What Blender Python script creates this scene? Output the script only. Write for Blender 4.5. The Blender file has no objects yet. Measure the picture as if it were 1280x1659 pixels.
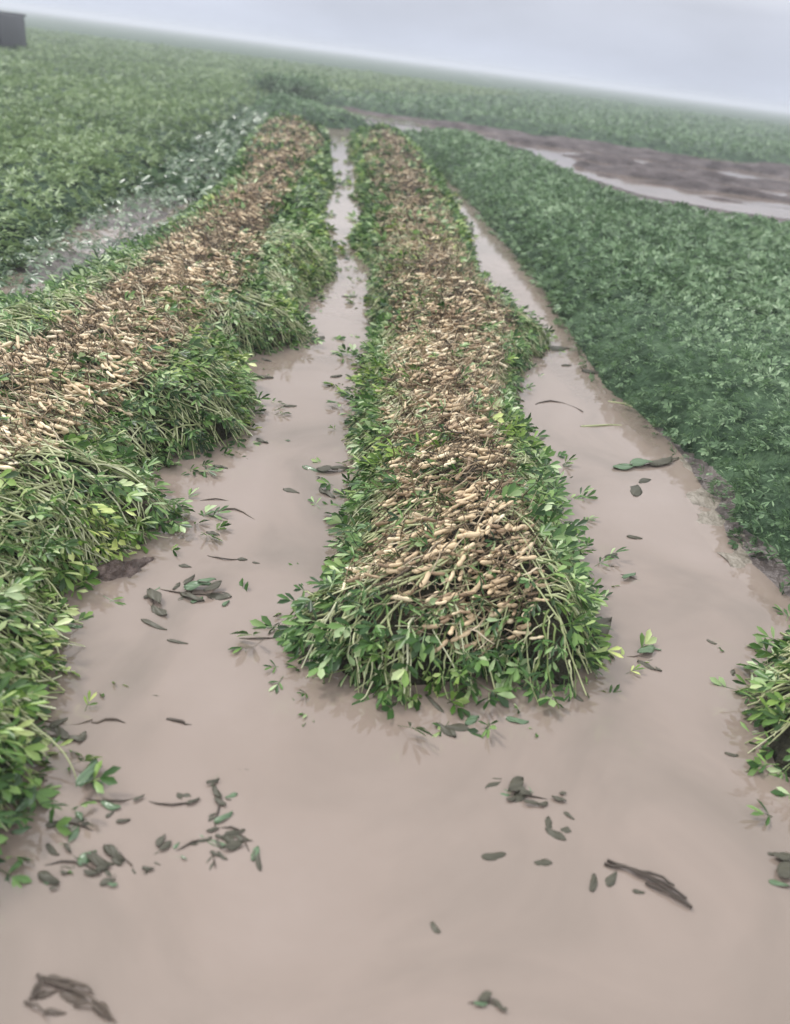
import bpy, math, random
import numpy as np
from mathutils import Matrix, Vector

# ------------------------------------------------------------------ camera
CAM_H = 1.55
F_PX, W_PX, H_PX = 1277.0, 1280.0, 1659.0
PITCH, ROLL = math.radians(29.75), math.radians(7.65)
fwd = np.array([0, math.cos(PITCH), -math.sin(PITCH)])
r0 = np.array([1.0, 0, 0]); u0 = np.array([0, math.sin(PITCH), math.cos(PITCH)])
rgt = math.cos(ROLL) * r0 + math.sin(ROLL) * u0
upv = -math.sin(ROLL) * r0 + math.cos(ROLL) * u0
scene = bpy.context.scene
COL = scene.collection
cam_d = bpy.data.cameras.new('camera'); cam = bpy.data.objects.new('camera', cam_d); COL.objects.link(cam)
M = Matrix(((rgt[0], upv[0], -fwd[0], 0), (rgt[1], upv[1], -fwd[1], 0), (rgt[2], upv[2], -fwd[2], CAM_H), (0, 0, 0, 1)))
cam.matrix_world = M
cam_d.sensor_fit = 'VERTICAL'; cam_d.sensor_height = 36.0; cam_d.lens = F_PX / H_PX * 36.0
cam_d.clip_start = 0.05; cam_d.clip_end = 3000
cam_d.dof.use_dof = True; cam_d.dof.focus_distance = 3.0; cam_d.dof.aperture_fstop = 1.7
scene.camera = cam

# ------------------------------------------------------------------ sky, sun, exposure
SUN_EL, SUN_AZ = math.radians(52), math.radians(-60)     # azimuth from +Y towards +X
world = bpy.data.worlds.new('World'); scene.world = world; world.use_nodes = True
nt = world.node_tree; N = nt.nodes; L = nt.links; N.clear()
out = N.new('ShaderNodeOutputWorld'); bg = N.new('ShaderNodeBackground')
sky = N.new('ShaderNodeTexSky'); sky.sky_type = 'NISHITA'; sky.sun_disc = False
sky.sun_elevation = SUN_EL; sky.sun_rotation = SUN_AZ; sky.dust_density = 6; sky.air_density = 1.0; sky.ozone_density = 2
hs = N.new('ShaderNodeHueSaturation'); hs.inputs['Saturation'].default_value = 0.35
L.new(sky.outputs[0], hs.inputs['Color'])
tc = N.new('ShaderNodeTexCoord'); sx = N.new('ShaderNodeSeparateXYZ'); L.new(tc.outputs['Generated'], sx.inputs[0])
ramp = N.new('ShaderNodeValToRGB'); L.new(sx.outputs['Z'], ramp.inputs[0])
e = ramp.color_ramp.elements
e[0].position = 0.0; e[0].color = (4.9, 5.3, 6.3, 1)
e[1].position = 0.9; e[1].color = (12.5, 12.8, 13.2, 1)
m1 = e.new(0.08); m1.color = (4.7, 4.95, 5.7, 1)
m2 = e.new(0.16); m2.color = (10.0, 10.1, 10.4, 1)  # unseen sky band, brightened to lift the reflections in the water
nz = N.new('ShaderNodeTexNoise'); nz.inputs['Scale'].default_value = 3.0; nz.inputs['Detail'].default_value = 4
mp = N.new('ShaderNodeMapping'); mp.inputs['Scale'].default_value = (1, 1, 3.5)
L.new(tc.outputs['Generated'], mp.inputs[0]); L.new(mp.outputs[0], nz.inputs['Vector'])
mr = N.new('ShaderNodeMapRange'); mr.inputs[1].default_value = 0.3; mr.inputs[2].default_value = 0.7
mr.inputs[3].default_value = 0.86; mr.inputs[4].default_value = 1.10; L.new(nz.outputs[0], mr.inputs[0])
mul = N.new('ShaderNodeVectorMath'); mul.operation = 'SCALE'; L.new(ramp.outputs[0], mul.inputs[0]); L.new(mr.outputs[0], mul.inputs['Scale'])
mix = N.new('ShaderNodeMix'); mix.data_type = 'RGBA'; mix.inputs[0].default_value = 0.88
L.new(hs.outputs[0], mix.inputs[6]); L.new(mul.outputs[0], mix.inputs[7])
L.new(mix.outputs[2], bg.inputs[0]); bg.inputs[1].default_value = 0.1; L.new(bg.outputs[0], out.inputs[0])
sun_d = bpy.data.lights.new('sun', 'SUN'); sun = bpy.data.objects.new('sun', sun_d); COL.objects.link(sun)
sun_d.energy = 1.5; sun_d.angle = math.radians(10); sun_d.color = (1.0, 0.97, 0.92)
sdir = Vector((math.cos(SUN_EL) * math.sin(SUN_AZ), math.cos(SUN_EL) * math.cos(SUN_AZ), math.sin(SUN_EL)))
sun.rotation_euler = sdir.to_track_quat('Z', 'Y').to_euler()
scene.view_settings.view_transform = 'Standard'; scene.view_settings.look = 'None'
scene.view_settings.gamma = 1.0; scene.view_settings.exposure = 0.55
scene.cycles.use_denoising = True
scene.cycles.max_bounces = 6; scene.cycles.volume_bounces = 0; scene.cycles.transparent_max_bounces = 8

# ------------------------------------------------------------------ helpers
R = np.random.default_rng(7); random.seed(7)

def px(x, y, z=0.0):
    """photo pixel -> point on the horizontal plane at height z"""
    d = fwd * F_PX + rgt * (x - W_PX / 2) - upv * (y - H_PX / 2)
    t = (z - CAM_H) / d[2]
    if t <= 0: t = 900 / abs(d[1])
    p = np.array([0, 0, CAM_H]) + d * t
    return p

def poly(pts, z=0.0):
    return np.array([px(p[0], p[1], p[2] if len(p) > 2 else z)[:2] if p[0] != 'w' else p[1:3] for p in pts], dtype=float)

def inside(P, V):
    x, y = P[:, 0], P[:, 1]; r = np.zeros(len(P), bool); n = len(V)
    for i in range(n):
        a, b = V[i], V[(i + 1) % n]
        if a[1] == b[1]: continue
        c = ((a[1] > y) != (b[1] > y)) & (x < (b[0] - a[0]) * (y - a[1]) / (b[1] - a[1]) + a[0])
        r ^= c
    return r

def sdist(P, V):
    """signed distance (positive inside) and outward unit vector"""
    best = np.full(len(P), 1e9); near = np.zeros((len(P), 2)); n = len(V)
    for i in range(n):
        a, b = V[i], V[(i + 1) % n]; ab = b - a
        t = np.clip(((P - a) @ ab) / max(ab @ ab, 1e-12), 0, 1)
        q = a + t[:, None] * ab; d = np.hypot(*(P - q).T)
        m = d < best; best[m] = d[m]; near[m] = q[m]
    ins = inside(P, V)
    o = near - P; o[~ins] *= -1
    o /= (np.linalg.norm(o, axis=1, keepdims=True) + 1e-9)
    return np.where(ins, best, -best), o

def _hash(i, j, s):
    h = np.sin(i * 127.1 + j * 311.7 + s * 74.7) * 43758.5453
    return h - np.floor(h)

def vnoise(x, y, s=0):
    i, j = np.floor(x), np.floor(y); fx, fy = x - i, y - j
    fx = fx * fx * (3 - 2 * fx); fy = fy * fy * (3 - 2 * fy)
    a, b, c, d = _hash(i, j, s), _hash(i + 1, j, s), _hash(i, j + 1, s), _hash(i + 1, j + 1, s)
    return (a * (1 - fx) + b * fx) * (1 - fy) + (c * (1 - fx) + d * fx) * fy

def fbm(x, y, s=0, o=3):
    v = 0; a = 0.5; t = 0
    for k in range(o):
        v = v + a * vnoise(x * 2 ** k, y * 2 ** k, s + k); t += a; a *= 0.5
    return v / t

class MB:
    def __init__(s): s.v = []; s.l = []; s.n = []; s.c = 0
    def add(s, v, faces):
        v = np.asarray(v, float)
        for f in faces: s.l.append(np.array(f) + s.c); s.n.append(np.array([len(f)]))
        s.v.append(v); s.c += len(v)
    def raw(s, v, loops, sizes):
        s.v.append(v); s.l.append(loops + s.c); s.n.append(sizes); s.c += len(v)
    def inst(s, tpl, P, X, Z, S):
        tv, tf = tpl; n = len(P)
        if n == 0: return
        X = X / np.linalg.norm(X, axis=1, keepdims=True)
        Y = np.cross(Z, X); Y /= (np.linalg.norm(Y, axis=1, keepdims=True) + 1e-9); Z = np.cross(X, Y)
        S = np.broadcast_to(np.asarray(S, float).reshape(-1, 1) if np.ndim(S) < 2 else S, (n, 3)) if np.ndim(S) else np.full((n, 3), S)
        A = np.stack([X, Y, Z], 1) * 1.0
        v = np.einsum('vk,nk,nkj->nvj', tv, S, A) + P[:, None, :]
        fl = np.concatenate([np.array(f) for f in tf]); fs = np.array([len(f) for f in tf])
        loops = (fl[None, :] + (np.arange(n) * len(tv))[:, None]).ravel()
        s.raw(v.reshape(-1, 3), loops, np.tile(fs, n))
    def tubes(s, P, rad, sides=4):
        """P [n,k,3] paths, rad [n,k]"""
        n, k, _ = P.shape
        if n == 0: return
        T = np.gradient(P, axis=1); T /= (np.linalg.norm(T, axis=2, keepdims=True) + 1e-9)
        ref = np.array([0.13, 0.21, 0.97]); A = np.cross(T, ref); A /= (np.linalg.norm(A, axis=2, keepdims=True) + 1e-9)
        B = np.cross(T, A)
        an = np.arange(sides) / sides * 2 * math.pi
        ring = A[:, :, None, :] * np.cos(an)[None, None, :, None] + B[:, :, None, :] * np.sin(an)[None, None, :, None]
        v = P[:, :, None, :] + ring * rad[:, :, None, None]
        f = []
        for i in range(k - 1):
            for j in range(sides):
                a = i * sides + j; b = i * sides + (j + 1) % sides
                f.append([a, a + sides, b + sides, b])
        f.append(list(range(sides))[::-1]) ; f.append([(k - 1) * sides + j for j in range(sides)])
        fl = np.concatenate([np.array(q) for q in f]); fs = np.array([len(q) for q in f])
        loops = (fl[None, :] + (np.arange(n) * k * sides)[:, None]).ravel()
        s.raw(v.reshape(-1, 3), loops, np.tile(fs, n))
    def mesh(s, name, mat, smooth=False, off=(0, 0, 0)):
        me = bpy.data.meshes.new(name)
        v = np.concatenate(s.v) - np.array(off); l = np.concatenate(s.l).astype(np.int32); n = np.concatenate(s.n)
        me.vertices.add(len(v)); me.vertices.foreach_set('co', v.astype(np.float32).ravel())
        me.loops.add(len(l)); me.loops.foreach_set('vertex_index', l)
        st = np.concatenate([[0], np.cumsum(n)[:-1]]).astype(np.int32)
        me.polygons.add(len(n)); me.polygons.foreach_set('loop_start', st)
        me.update(calc_edges=True)
        if smooth: me.polygons.foreach_set('use_smooth', np.ones(len(n), bool))
        me.materials.append(mat); me.validate(); return me
    def build(s, name, mat, parent=None, smooth=False, kind=None, at=None):
        off = tuple(at) if at is not None else (tuple(parent.location) if parent else (0, 0, 0))
        me = s.mesh(name, mat, smooth, off)
        o = bpy.data.objects.new(name, me); COL.objects.link(o)
        if parent: o.parent = parent
        elif at is not None: o.location = at
        if kind: o['kind'] = kind
        return o

def tag(o, label=None, cat=None, group=None, kind=None):
    if label: o['label'] = label
    if cat: o['category'] = cat
    if group: o['group'] = group
    if kind: o['kind'] = kind
    return o

def empty(name, loc, label=None, cat=None, group=None):
    o = bpy.data.objects.new(name, None); COL.objects.link(o); o.location = loc; o.empty_display_size = 0.1
    return tag(o, label, cat, group)

# ------------------------------------------------------------------ materials
def mat_new(name):
    m = bpy.data.materials.new(name); m.use_nodes = True; t = m.node_tree
    return m, t, t.nodes, t.links, t.nodes['Principled BSDF']

def ramp_node(n, stops):
    r = n.new('ShaderNodeValToRGB'); e = r.color_ramp.elements
    e[0].position = stops[0][0]; e[0].color = (*stops[0][1], 1)
    e[1].position = stops[-1][0]; e[1].color = (*stops[-1][1], 1)
    for p, c in stops[1:-1]:
        q = e.new(p); q.color = (*c, 1)
    return r

def plant_mat(name, stops, rough=0.5, trans=0.25, clump=1.5, clump_w=0.45, bump=0.0, spec=0.4, yellow=0):
    """colour from a per-leaf random number shifted by large clumps"""
    m, t, n, l, b = mat_new(name)
    g = n.new('ShaderNodeNewGeometry'); tc = n.new('ShaderNodeTexCoord')
    nz = n.new('ShaderNodeTexNoise'); nz.inputs['Scale'].default_value = clump; nz.inputs['Detail'].default_value = 3
    l.new(g.outputs['Position'], nz.inputs['Vector'])
    mx = n.new('ShaderNodeMix'); mx.data_type = 'FLOAT'; mx.inputs[0].default_value = clump_w
    l.new(g.outputs['Random Per Island'], mx.inputs[2])
    st = n.new('ShaderNodeMapRange'); st.inputs[1].default_value = 0.3; st.inputs[2].default_value = 0.7; l.new(nz.outputs[0], st.inputs[0])
    l.new(st.outputs[0], mx.inputs[3])
    r = ramp_node(n, stops); l.new(mx.outputs[0], r.inputs[0])
    src = r.outputs[0]
    if yellow:
        n3 = n.new('ShaderNodeTexNoise'); n3.inputs['Scale'].default_value = 1.7; n3.inputs['Detail'].default_value = 2; l.new(g.outputs['Position'], n3.inputs['Vector'])
        m3 = n.new('ShaderNodeMapRange'); m3.inputs[1].default_value = .52; m3.inputs[2].default_value = .66; m3.inputs[4].default_value = yellow; l.new(n3.outputs[0], m3.inputs[0])
        mm = n.new('ShaderNodeMix'); mm.data_type = 'RGBA'; mm.blend_type = 'MULTIPLY'; mm.inputs[7].default_value = (1.35, 1.2, .6, 1); l.new(m3.outputs[0], mm.inputs[0]); l.new(src, mm.inputs[6]); src = mm.outputs[2]
    l.new(src, b.inputs['Base Color'])
    b.inputs['Roughness'].default_value = rough; b.inputs['Specular IOR Level'].default_value = spec
    if bump:
        n2 = n.new('ShaderNodeTexNoise'); n2.inputs['Scale'].default_value = 220; l.new(g.outputs['Position'], n2.inputs['Vector'])
        bp = n.new('ShaderNodeBump'); bp.inputs['Strength'].default_value = bump; bp.inputs['Distance'].default_value = 0.003
        l.new(n2.outputs[0], bp.inputs['Height']); l.new(bp.outputs[0], b.inputs['Normal'])
    if trans:
        tr = n.new('ShaderNodeBsdfTranslucent'); l.new(src, tr.inputs[0])
        ms = n.new('ShaderNodeMixShader'); ms.inputs[0].default_value = trans
        l.new(b.outputs[0], ms.inputs[1]); l.new(tr.outputs[0], ms.inputs[2]); l.new(ms.outputs[0], n['Material Output'].inputs[0])
    return m

def noise_mat(name, stops, scale=4, detail=6, rough=0.6, bump=0.4, bscale=40, bdist=0.01, stretch=(1, 1, 1), spec=0.4):
    m, t, n, l, b = mat_new(name)
    g = n.new('ShaderNodeNewGeometry'); mp = n.new('ShaderNodeMapping'); mp.inputs['Scale'].default_value = stretch
    l.new(g.outputs['Position'], mp.inputs[0])
    nz = n.new('ShaderNodeTexNoise'); nz.inputs['Scale'].default_value = scale; nz.inputs['Detail'].default_value = detail
    l.new(mp.outputs[0], nz.inputs['Vector']); r = ramp_node(n, stops); l.new(nz.outputs[0], r.inputs[0]); l.new(r.outputs[0], b.inputs['Base Color'])
    n2 = n.new('ShaderNodeTexNoise'); n2.inputs['Scale'].default_value = bscale; n2.inputs['Detail'].default_value = 5; l.new(mp.outputs[0], n2.inputs['Vector'])
    bp = n.new('ShaderNodeBump'); bp.inputs['Strength'].default_value = bump; bp.inputs['Distance'].default_value = bdist
    l.new(n2.outputs[0], bp.inputs['Height']); l.new(bp.outputs[0], b.inputs['Normal'])
    b.inputs['Roughness'].default_value = rough; b.inputs['Specular IOR Level'].default_value = spec
    return m

MAT = {}
MAT['leaf'] = plant_mat('wet_leaf', [(0.0, (0.01, 0.024, 0.008)), (0.3, (0.03, 0.078, 0.019)), (0.52, (0.075, 0.165, 0.04)), (0.72, (0.20, 0.33, 0.10)), (0.92, (0.60, 0.70, 0.44)), (1, (0.72, 0.80, 0.60))], rough=0.35, yellow=.8, clump_w=.3, spec=.4)  # palest stops paint highlights into the leaf colour
MAT['crop'] = plant_mat('crop_leaf', [(0.0, (0.04, 0.078, 0.034)), (0.35, (0.105, 0.18, 0.09)), (0.6, (0.175, 0.275, 0.14)), (0.85, (0.28, 0.39, 0.225)), (1, (0.45, 0.56, 0.38))], rough=0.4, clump=0.6, clump_w=.35)
MAT['crop_light'] = plant_mat('pale_crop_leaf', [(0.0, (0.08, 0.12, 0.06)), (0.35, (0.16, 0.235, 0.11)), (0.6, (0.22, 0.31, 0.135)), (0.85, (0.29, 0.385, 0.18)), (1, (0.50, 0.60, 0.42))], rough=0.45, clump=0.4)
MAT['pale_leaf'] = plant_mat('pale_leaf', [(0.0, (0.03, 0.07, 0.035)), (0.4, (0.09, 0.16, 0.08)), (0.75, (0.15, 0.23, 0.12)), (0.95, (0.38, 0.47, 0.33)), (1, (0.7, 0.76, 0.66))], rough=0.25, spec=.8, clump_w=0.2)
MAT['stem'] = plant_mat('pale_stem', [(0.0, (0.03, 0.045, 0.015)), (0.3, (0.15, 0.20, 0.06)), (0.6, (0.45, 0.47, 0.26)), (1, (0.80, 0.80, 0.58))], rough=0.4, trans=0, clump_w=0.3)
MAT['root'] = plant_mat('root_fibre', [(0.0, (0.02, 0.014, 0.009)), (0.4, (0.10, 0.07, 0.04)), (0.65, (0.34, 0.25, 0.155)), (1, (0.85, 0.74, 0.55))], rough=0.5, trans=0, clump_w=0.3)
MAT['pod'] = plant_mat('peanut_shell', [(0.0, (0.10, 0.065, 0.038)), (0.3, (0.30, 0.205, 0.125)), (0.55, (0.62, 0.475, 0.30)), (0.8, (0.82, 0.69, 0.48)), (1, (0.98, 0.91, 0.74))], rough=0.5, trans=0, clump=1.2, clump_w=0.35, bump=0.5)
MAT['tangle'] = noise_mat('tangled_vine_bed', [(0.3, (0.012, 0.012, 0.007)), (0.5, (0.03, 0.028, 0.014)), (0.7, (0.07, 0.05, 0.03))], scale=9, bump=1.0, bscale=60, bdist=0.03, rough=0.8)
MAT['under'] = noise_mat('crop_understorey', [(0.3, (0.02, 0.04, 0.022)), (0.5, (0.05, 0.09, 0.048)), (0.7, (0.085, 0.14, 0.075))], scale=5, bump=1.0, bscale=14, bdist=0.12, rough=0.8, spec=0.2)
MAT['mud'] = noise_mat('wet_mud', [(0.3, (0.045, 0.036, 0.033)), (0.5, (0.10, 0.082, 0.078)), (0.7, (0.18, 0.155, 0.145))], scale=5, bump=0.8, bscale=18, bdist=0.05, rough=0.35)
MAT['twig'] = plant_mat('dark_twig', [(0.0, (0.02, 0.017, 0.014)), (0.5, (0.06, 0.045, 0.035)), (1, (0.2, 0.15, 0.11))], rough=0.5, trans=0)
MAT['dead'] = plant_mat('sodden_leaf', [(0.0, (0.012, 0.012, 0.009)), (0.5, (0.045, 0.045, 0.03)), (0.75, (0.15, 0.135, 0.10)), (1, (0.6, 0.57, 0.48))], rough=0.5, trans=0.1, clump_w=0.1)
MAT['steel'] = noise_mat('dark_painted_steel', [(0.3, (0.022, 0.023, 0.03)), (0.7, (0.036, 0.037, 0.045))], scale=2, bump=0.1, rough=0.5)
MAT['rubber'] = noise_mat('tyre_rubber', [(0.3, (0.015, 0.015, 0.015)), (0.7, (0.03, 0.03, 0.03))], scale=8, bump=0.2, rough=0.8)

def water_mat():
    m, t, n, l, b = mat_new('muddy_water')
    g = n.new('ShaderNodeNewGeometry')
    nz = n.new('ShaderNodeTexNoise'); nz.inputs['Scale'].default_value = 1.1; nz.inputs['Detail'].default_value = 6; nz.inputs['Distortion'].default_value = 1.2
    l.new(g.outputs['Position'], nz.inputs['Vector'])
    r = ramp_node(n, [(0.3, (0.215, 0.174, 0.143)), (0.5, (0.30, 0.237, 0.20)), (0.7, (0.335, 0.268, 0.232))]); l.new(nz.outputs[0], r.inputs[0])
    l.new(r.outputs[0], b.inputs['Base Color'])
    b.inputs['Roughness'].default_value = 0.05; b.inputs['IOR'].default_value = 1.6
    n2 = n.new('ShaderNodeTexNoise'); n2.inputs['Scale'].default_value = 7; n2.inputs['Detail'].default_value = 3
    l.new(g.outputs['Position'], n2.inputs['Vector'])
    bp = n.new('ShaderNodeBump'); bp.inputs['Strength'].default_value = 0.07; bp.inputs['Distance'].default_value = 0.02
    l.new(n2.outputs[0], bp.inputs['Height']); l.new(bp.outputs[0], b.inputs['Normal'])
    n4 = n.new('ShaderNodeTexNoise'); n4.inputs['Scale'].default_value = 28; n4.inputs['Detail'].default_value = 2; n4.inputs['Distortion'].default_value = .4
    l.new(g.outputs['Position'], n4.inputs['Vector'])
    bp2 = n.new('ShaderNodeBump'); bp2.inputs['Strength'].default_value = 0.05; bp2.inputs['Distance'].default_value = 0.006
    l.new(n4.outputs[0], bp2.inputs['Height']); l.new(bp.outputs[0], bp2.inputs['Normal']); l.new(bp2.outputs[0], b.inputs['Normal'])
    tr = n.new('ShaderNodeBsdfTransparent'); ms = n.new('ShaderNodeMixShader'); ms.inputs[0].default_value = 0.25
    l.new(b.outputs[0], ms.inputs[1]); l.new(tr.outputs[0], ms.inputs[2]); l.new(ms.outputs[0], n['Material Output'].inputs[0])
    return m
MAT['water'] = water_mat()

# ------------------------------------------------------------------ plan of the place (photo pixels laid on the ground)
BASIN = poly([(600, 212), (690, 252), (740, 300), (800, 370), (880, 462), (930, 545), (985, 625), (1060, 690), (1130, 775), (1185, 880), (1260, 955), (1400, 1040),
              ('w', 9, 1.5), ('w', 9, -8), ('w', -12, -8), ('w', -12, 3.5), (-260, 560), (0, 455), (110, 375), (250, 300), (350, 215), (405, 186), (520, 207)])
TRACK = poly([(540, 172), (650, 188), (760, 200), (870, 219), (1000, 237), (1130, 254), (1280, 272), (1700, 325), (1700, 430), (1280, 352), (1180, 338),
              (1080, 320), (1000, 295), (930, 268), (880, 245), (760, 214), (650, 202), (560, 186)])
MUDSTRIP = poly([(-260, 560), (0, 450), (110, 372), (250, 298), (350, 215), (400, 190), (395, 240), (300, 345), (200, 420), (80, 480), (-200, 620)])
CENTRE = poly([(560, 945), (535, 985), (470, 1000), (500, 1062), (560, 1100), (640, 1125), (720, 1112), (800, 1090), (880, 1112), (940, 1120), (950, 1068), (940, 985),
               (908, 885), (876, 805), (850, 742), (820, 700), (820, 625), (850, 580), (886, 562), (850, 535), (788, 510), (762, 440), (748, 385), (722, 325), (694, 275), (640, 220),
               (570, 226), (585, 300), (598, 350), (575, 395), (612, 440), (606, 500), (625, 555), (604, 572), (596, 640), (582, 710), (592, 790), (568, 860)])
CENTRE_PODS = poly([(575, 915), (640, 945), (700, 980), (800, 1005), (850, 985), (862, 920), (850, 840), (825, 780), (795, 720), (800, 640), (812, 570), (840, 520), (780, 480), (760, 420),
                    (730, 360), (700, 300), (665, 240), (625, 215), (590, 225), (605, 300), (622, 400), (640, 480), (645, 560), (635, 640), (645, 720), (635, 800), (600, 870)], z=0.22)
LEFT = poly([(-200, 1500), (15, 1345), (35, 1250), (50, 1130), (92, 1040), (60, 975), (120, 935), (225, 868), (280, 852), (215, 785), (245, 748), (382, 712), (402, 645), (372, 580), (498, 556),
             (466, 505), (532, 445), (512, 350), (532, 300), (528, 225), (440, 200), (400, 240), (360, 320), (290, 380), (200, 440), (100, 500), (0, 545), (-200, 640), ('w', -6, 1.5)])
LEFT_PODS = poly([(-120, 640), (0, 595), (80, 560), (170, 495), (240, 450), (285, 390), (340, 350), (385, 300), (405, 235), (440, 195), (500, 195), (520, 225), (475, 300), (420, 385),
                  (405, 440), (350, 505), (290, 560), (200, 640), (120, 700), (0, 770), (-120, 830)], z=0.22)
RIGHT_CLUMP = poly([(1256, 1250), (1228, 1170), (1248, 1085), (1300, 1045), (1500, 1050), (1600, 1300), (1300, 1275)])
RIGHT_CROP = poly([(440, 165), (395, 188), (520, 207), (600, 212), (655, 226), (690, 258), (740, 302), (800, 372), (880, 465), (930, 548), (985, 628), (1062, 692), (1150, 768), (1208, 874), (1280, 950), (1410, 1034), ('w', 6, 1.9), ('w', 14, 1.5),
                   (1750, 450, .3), (1280, 360, .3), (1180, 346, .3), (1080, 330, .3), (1000, 302, .3), (930, 272, .3), (880, 250, .3), (760, 220, .2), (680, 212, .2), (580, 194, .15), (520, 180, .1)])
LEFT_CROP = poly([(-260, 560), (0, 450), (110, 372), (250, 298), (350, 215), (420, 172), (470, 160), ('w', 5, 60), ('w', 5, 250), ('w', -400, 250), ('w', -400, 8), ('w', -12, 4)])
FAR_CROP = poly([(470, 165), (540, 172), (650, 188), (760, 200), (870, 219), (1000, 237), (1130, 254), (1280, 272), (1700, 325), ('w', 60, 14), ('w', 400, 60), ('w', 400, 700), ('w', -400, 700), ('w', -400, 251), ('w', 5, 251), ('w', 5, 61)])

# ------------------------------------------------------------------ setting: ground and water
def track():
    xs = np.arange(-4, 60, .13); ys = np.concatenate([np.arange(9, 30, .11), np.arange(30, 60, .3)]); X, Y = np.meshgrid(xs, ys); P = np.stack([X.ravel(), Y.ravel()], 1)
    d, _ = sdist(P, TRACK); x, y = P[:, 0], P[:, 1]
    z = (fbm(x * .5 + 7, y * 2.2, 5, 4) - .5) * .46 + .065 * np.clip((d - .5) / .5, 0, 1) - .045 + (fbm(x * 2.5, y * 5, 15) - .5) * .06 + .02 * np.sin(d * 5)
    z = np.where(d < 0, np.where(d > -.45, -.03, np.minimum((-d - .45) * .3 - .03, .05)), z - .016)
    nx, ny = len(xs), len(ys); i, j = np.meshgrid(np.arange(nx - 1), np.arange(ny - 1)); a = (j * nx + i).ravel()
    q = np.stack([a, a + 1, a + nx + 1, a + nx], 1); q = q[(d[q] > -1.4).any(1)]; used, inv = np.unique(q.ravel(), return_inverse=True)
    b = MB(); b.raw(np.stack([x[used], y[used], z[used]], 1), inv, np.full(len(q), 4)); tag(b.build('mud_track', MAT['track'], smooth=True), kind='structure')

def terrain():
    xs = np.sinh(np.linspace(-6.3, 6.3, 420)) * 1.3; ys = np.sinh(np.linspace(-3.4, 6.9, 460)) * 0.75
    X, Y = np.meshgrid(xs, ys); P = np.stack([X.ravel(), Y.ravel()], 1)
    d, _ = sdist(P, BASIN); z = np.clip(-d * 0.35, -0.12, 0.06) + 0.0
    dt, _ = sdist(P, TRACK); m = np.clip(dt / 0.3 + 4, 0, 1)
    zt = (fbm(P[:, 0] * 0.45, P[:, 1] * 1.5, 5) - 0.5) * 0.22 + 0.075 * np.clip((dt - 0.45) / 0.5, 0, 1) - .035
    z = z * (1 - m) - .14 * m
    dm, _ = sdist(P, MUDSTRIP); m = np.clip(dm / 0.2 + 0.5, 0, 1)
    zm = (fbm(P[:, 0] * 2.6, P[:, 1] * 2.6, 9) - 0.50) * 0.16
    z = z * (1 - m) + zm * m
    z += (fbm(P[:, 0] * 4, P[:, 1] * 4, 3) - 0.5) * 0.03 * np.exp(-np.hypot(P[:, 0], P[:, 1]) / 30)
    nx, ny = len(xs), len(ys); v = np.stack([P[:, 0], P[:, 1], z], 1)
    i, j = np.meshgrid(np.arange(nx - 1), np.arange(ny - 1)); a = (j * nx + i).ravel()
    b = MB(); b.raw(v, np.stack([a, a + 1, a + nx + 1, a + nx], 1).ravel(), np.full(len(a), 4))
    tag(b.build('ground', MAT['mud'], smooth=True), kind='structure')
MAT['track'] = noise_mat('churned_mud', [(0.3, (0.045, 0.036, 0.036)), (0.5, (0.085, 0.07, 0.07)), (0.7, (0.14, 0.12, 0.12))], scale=2.5, bump=.8, bscale=9, bdist=.08, rough=.85, spec=.15)
terrain(); track()
b = MB(); b.add([(-60, -9, 0), (80, -9, 0), (80, 70, 0), (-60, 70, 0)], [[0, 1, 2, 3]])
tag(b.build('flood_water', MAT['water']), kind='structure')

# ------------------------------------------------------------------ plant templates
def leaflet(L=1.0, Wd=0.5, fold=0.18, curl=0.12, ox=(0, 0, 0), ang=0.0):
    p = [(0, 0, 0), (.30, .32, fold), (.72, .48, fold), (1, 0, -curl), (.72, -.48, fold), (.30, -.32, fold), (.33, 0, 0.02), (.72, 0, -curl * .3)]
    ca, sa = math.cos(ang), math.sin(ang)
    v = []
    for x, y, z in p:
        x *= L; y *= Wd * L; z *= Wd * L
        v.append((x * ca - y * sa + ox[0], x * sa + y * ca + ox[1], z + ox[2]))
    return v, [[0, 6, 1], [1, 6, 7, 2], [2, 7, 3], [0, 5, 6], [5, 4, 7, 6], [4, 3, 7]]

def join(parts):
    v = []; f = []
    for pv, pf in parts:
        k = len(v); v += list(pv); f += [[i + k for i in q] for q in pf]
    return np.array(v), f

def compound(wd=0.5, spread=0.6):
    pet = ([(0, -.012, 0), (0, .012, 0), (.5, .01, .05), (.5, -.01, .05)], [[0, 1, 2, 3]])
    r = random.uniform
    return join([pet, leaflet(.48, wd, r(.1, .3), r(0, .2), (.5, 0, .05), r(.2, spread)), leaflet(.48, wd, r(.1, .3), r(0, .2), (.5, 0, .05), -r(.2, spread)),
                 leaflet(.42, wd, r(.1, .3), r(0, .2), (.36, 0, .04), r(.7, 1.3)), leaflet(.42, wd, r(.1, .3), r(0, .2), (.36, 0, .04), -r(.7, 1.3))])
LEAVES = [compound(.42, .5), compound(.38, .45), compound(.44, .6)]
NARROW = [compound(.22, .3), compound(.26, .35)]
def simple_pair():
    v, f = [], []
    for a in (0.3, -0.35, 1.1, -1.0):
        c, s_ = math.cos(a), math.sin(a); k = len(v)
        for x, y, z in ((0.1, 0, 0), (.45, .14, .08), (.9, 0, -.05), (.45, -.14, .08)):
            v.append((x * c - y * s_, x * s_ + y * c, z))
        f += [[k, k + 1, k + 2], [k, k + 2, k + 3]]
    return np.array(v), f
FAR_LEAF = simple_pair()

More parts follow.
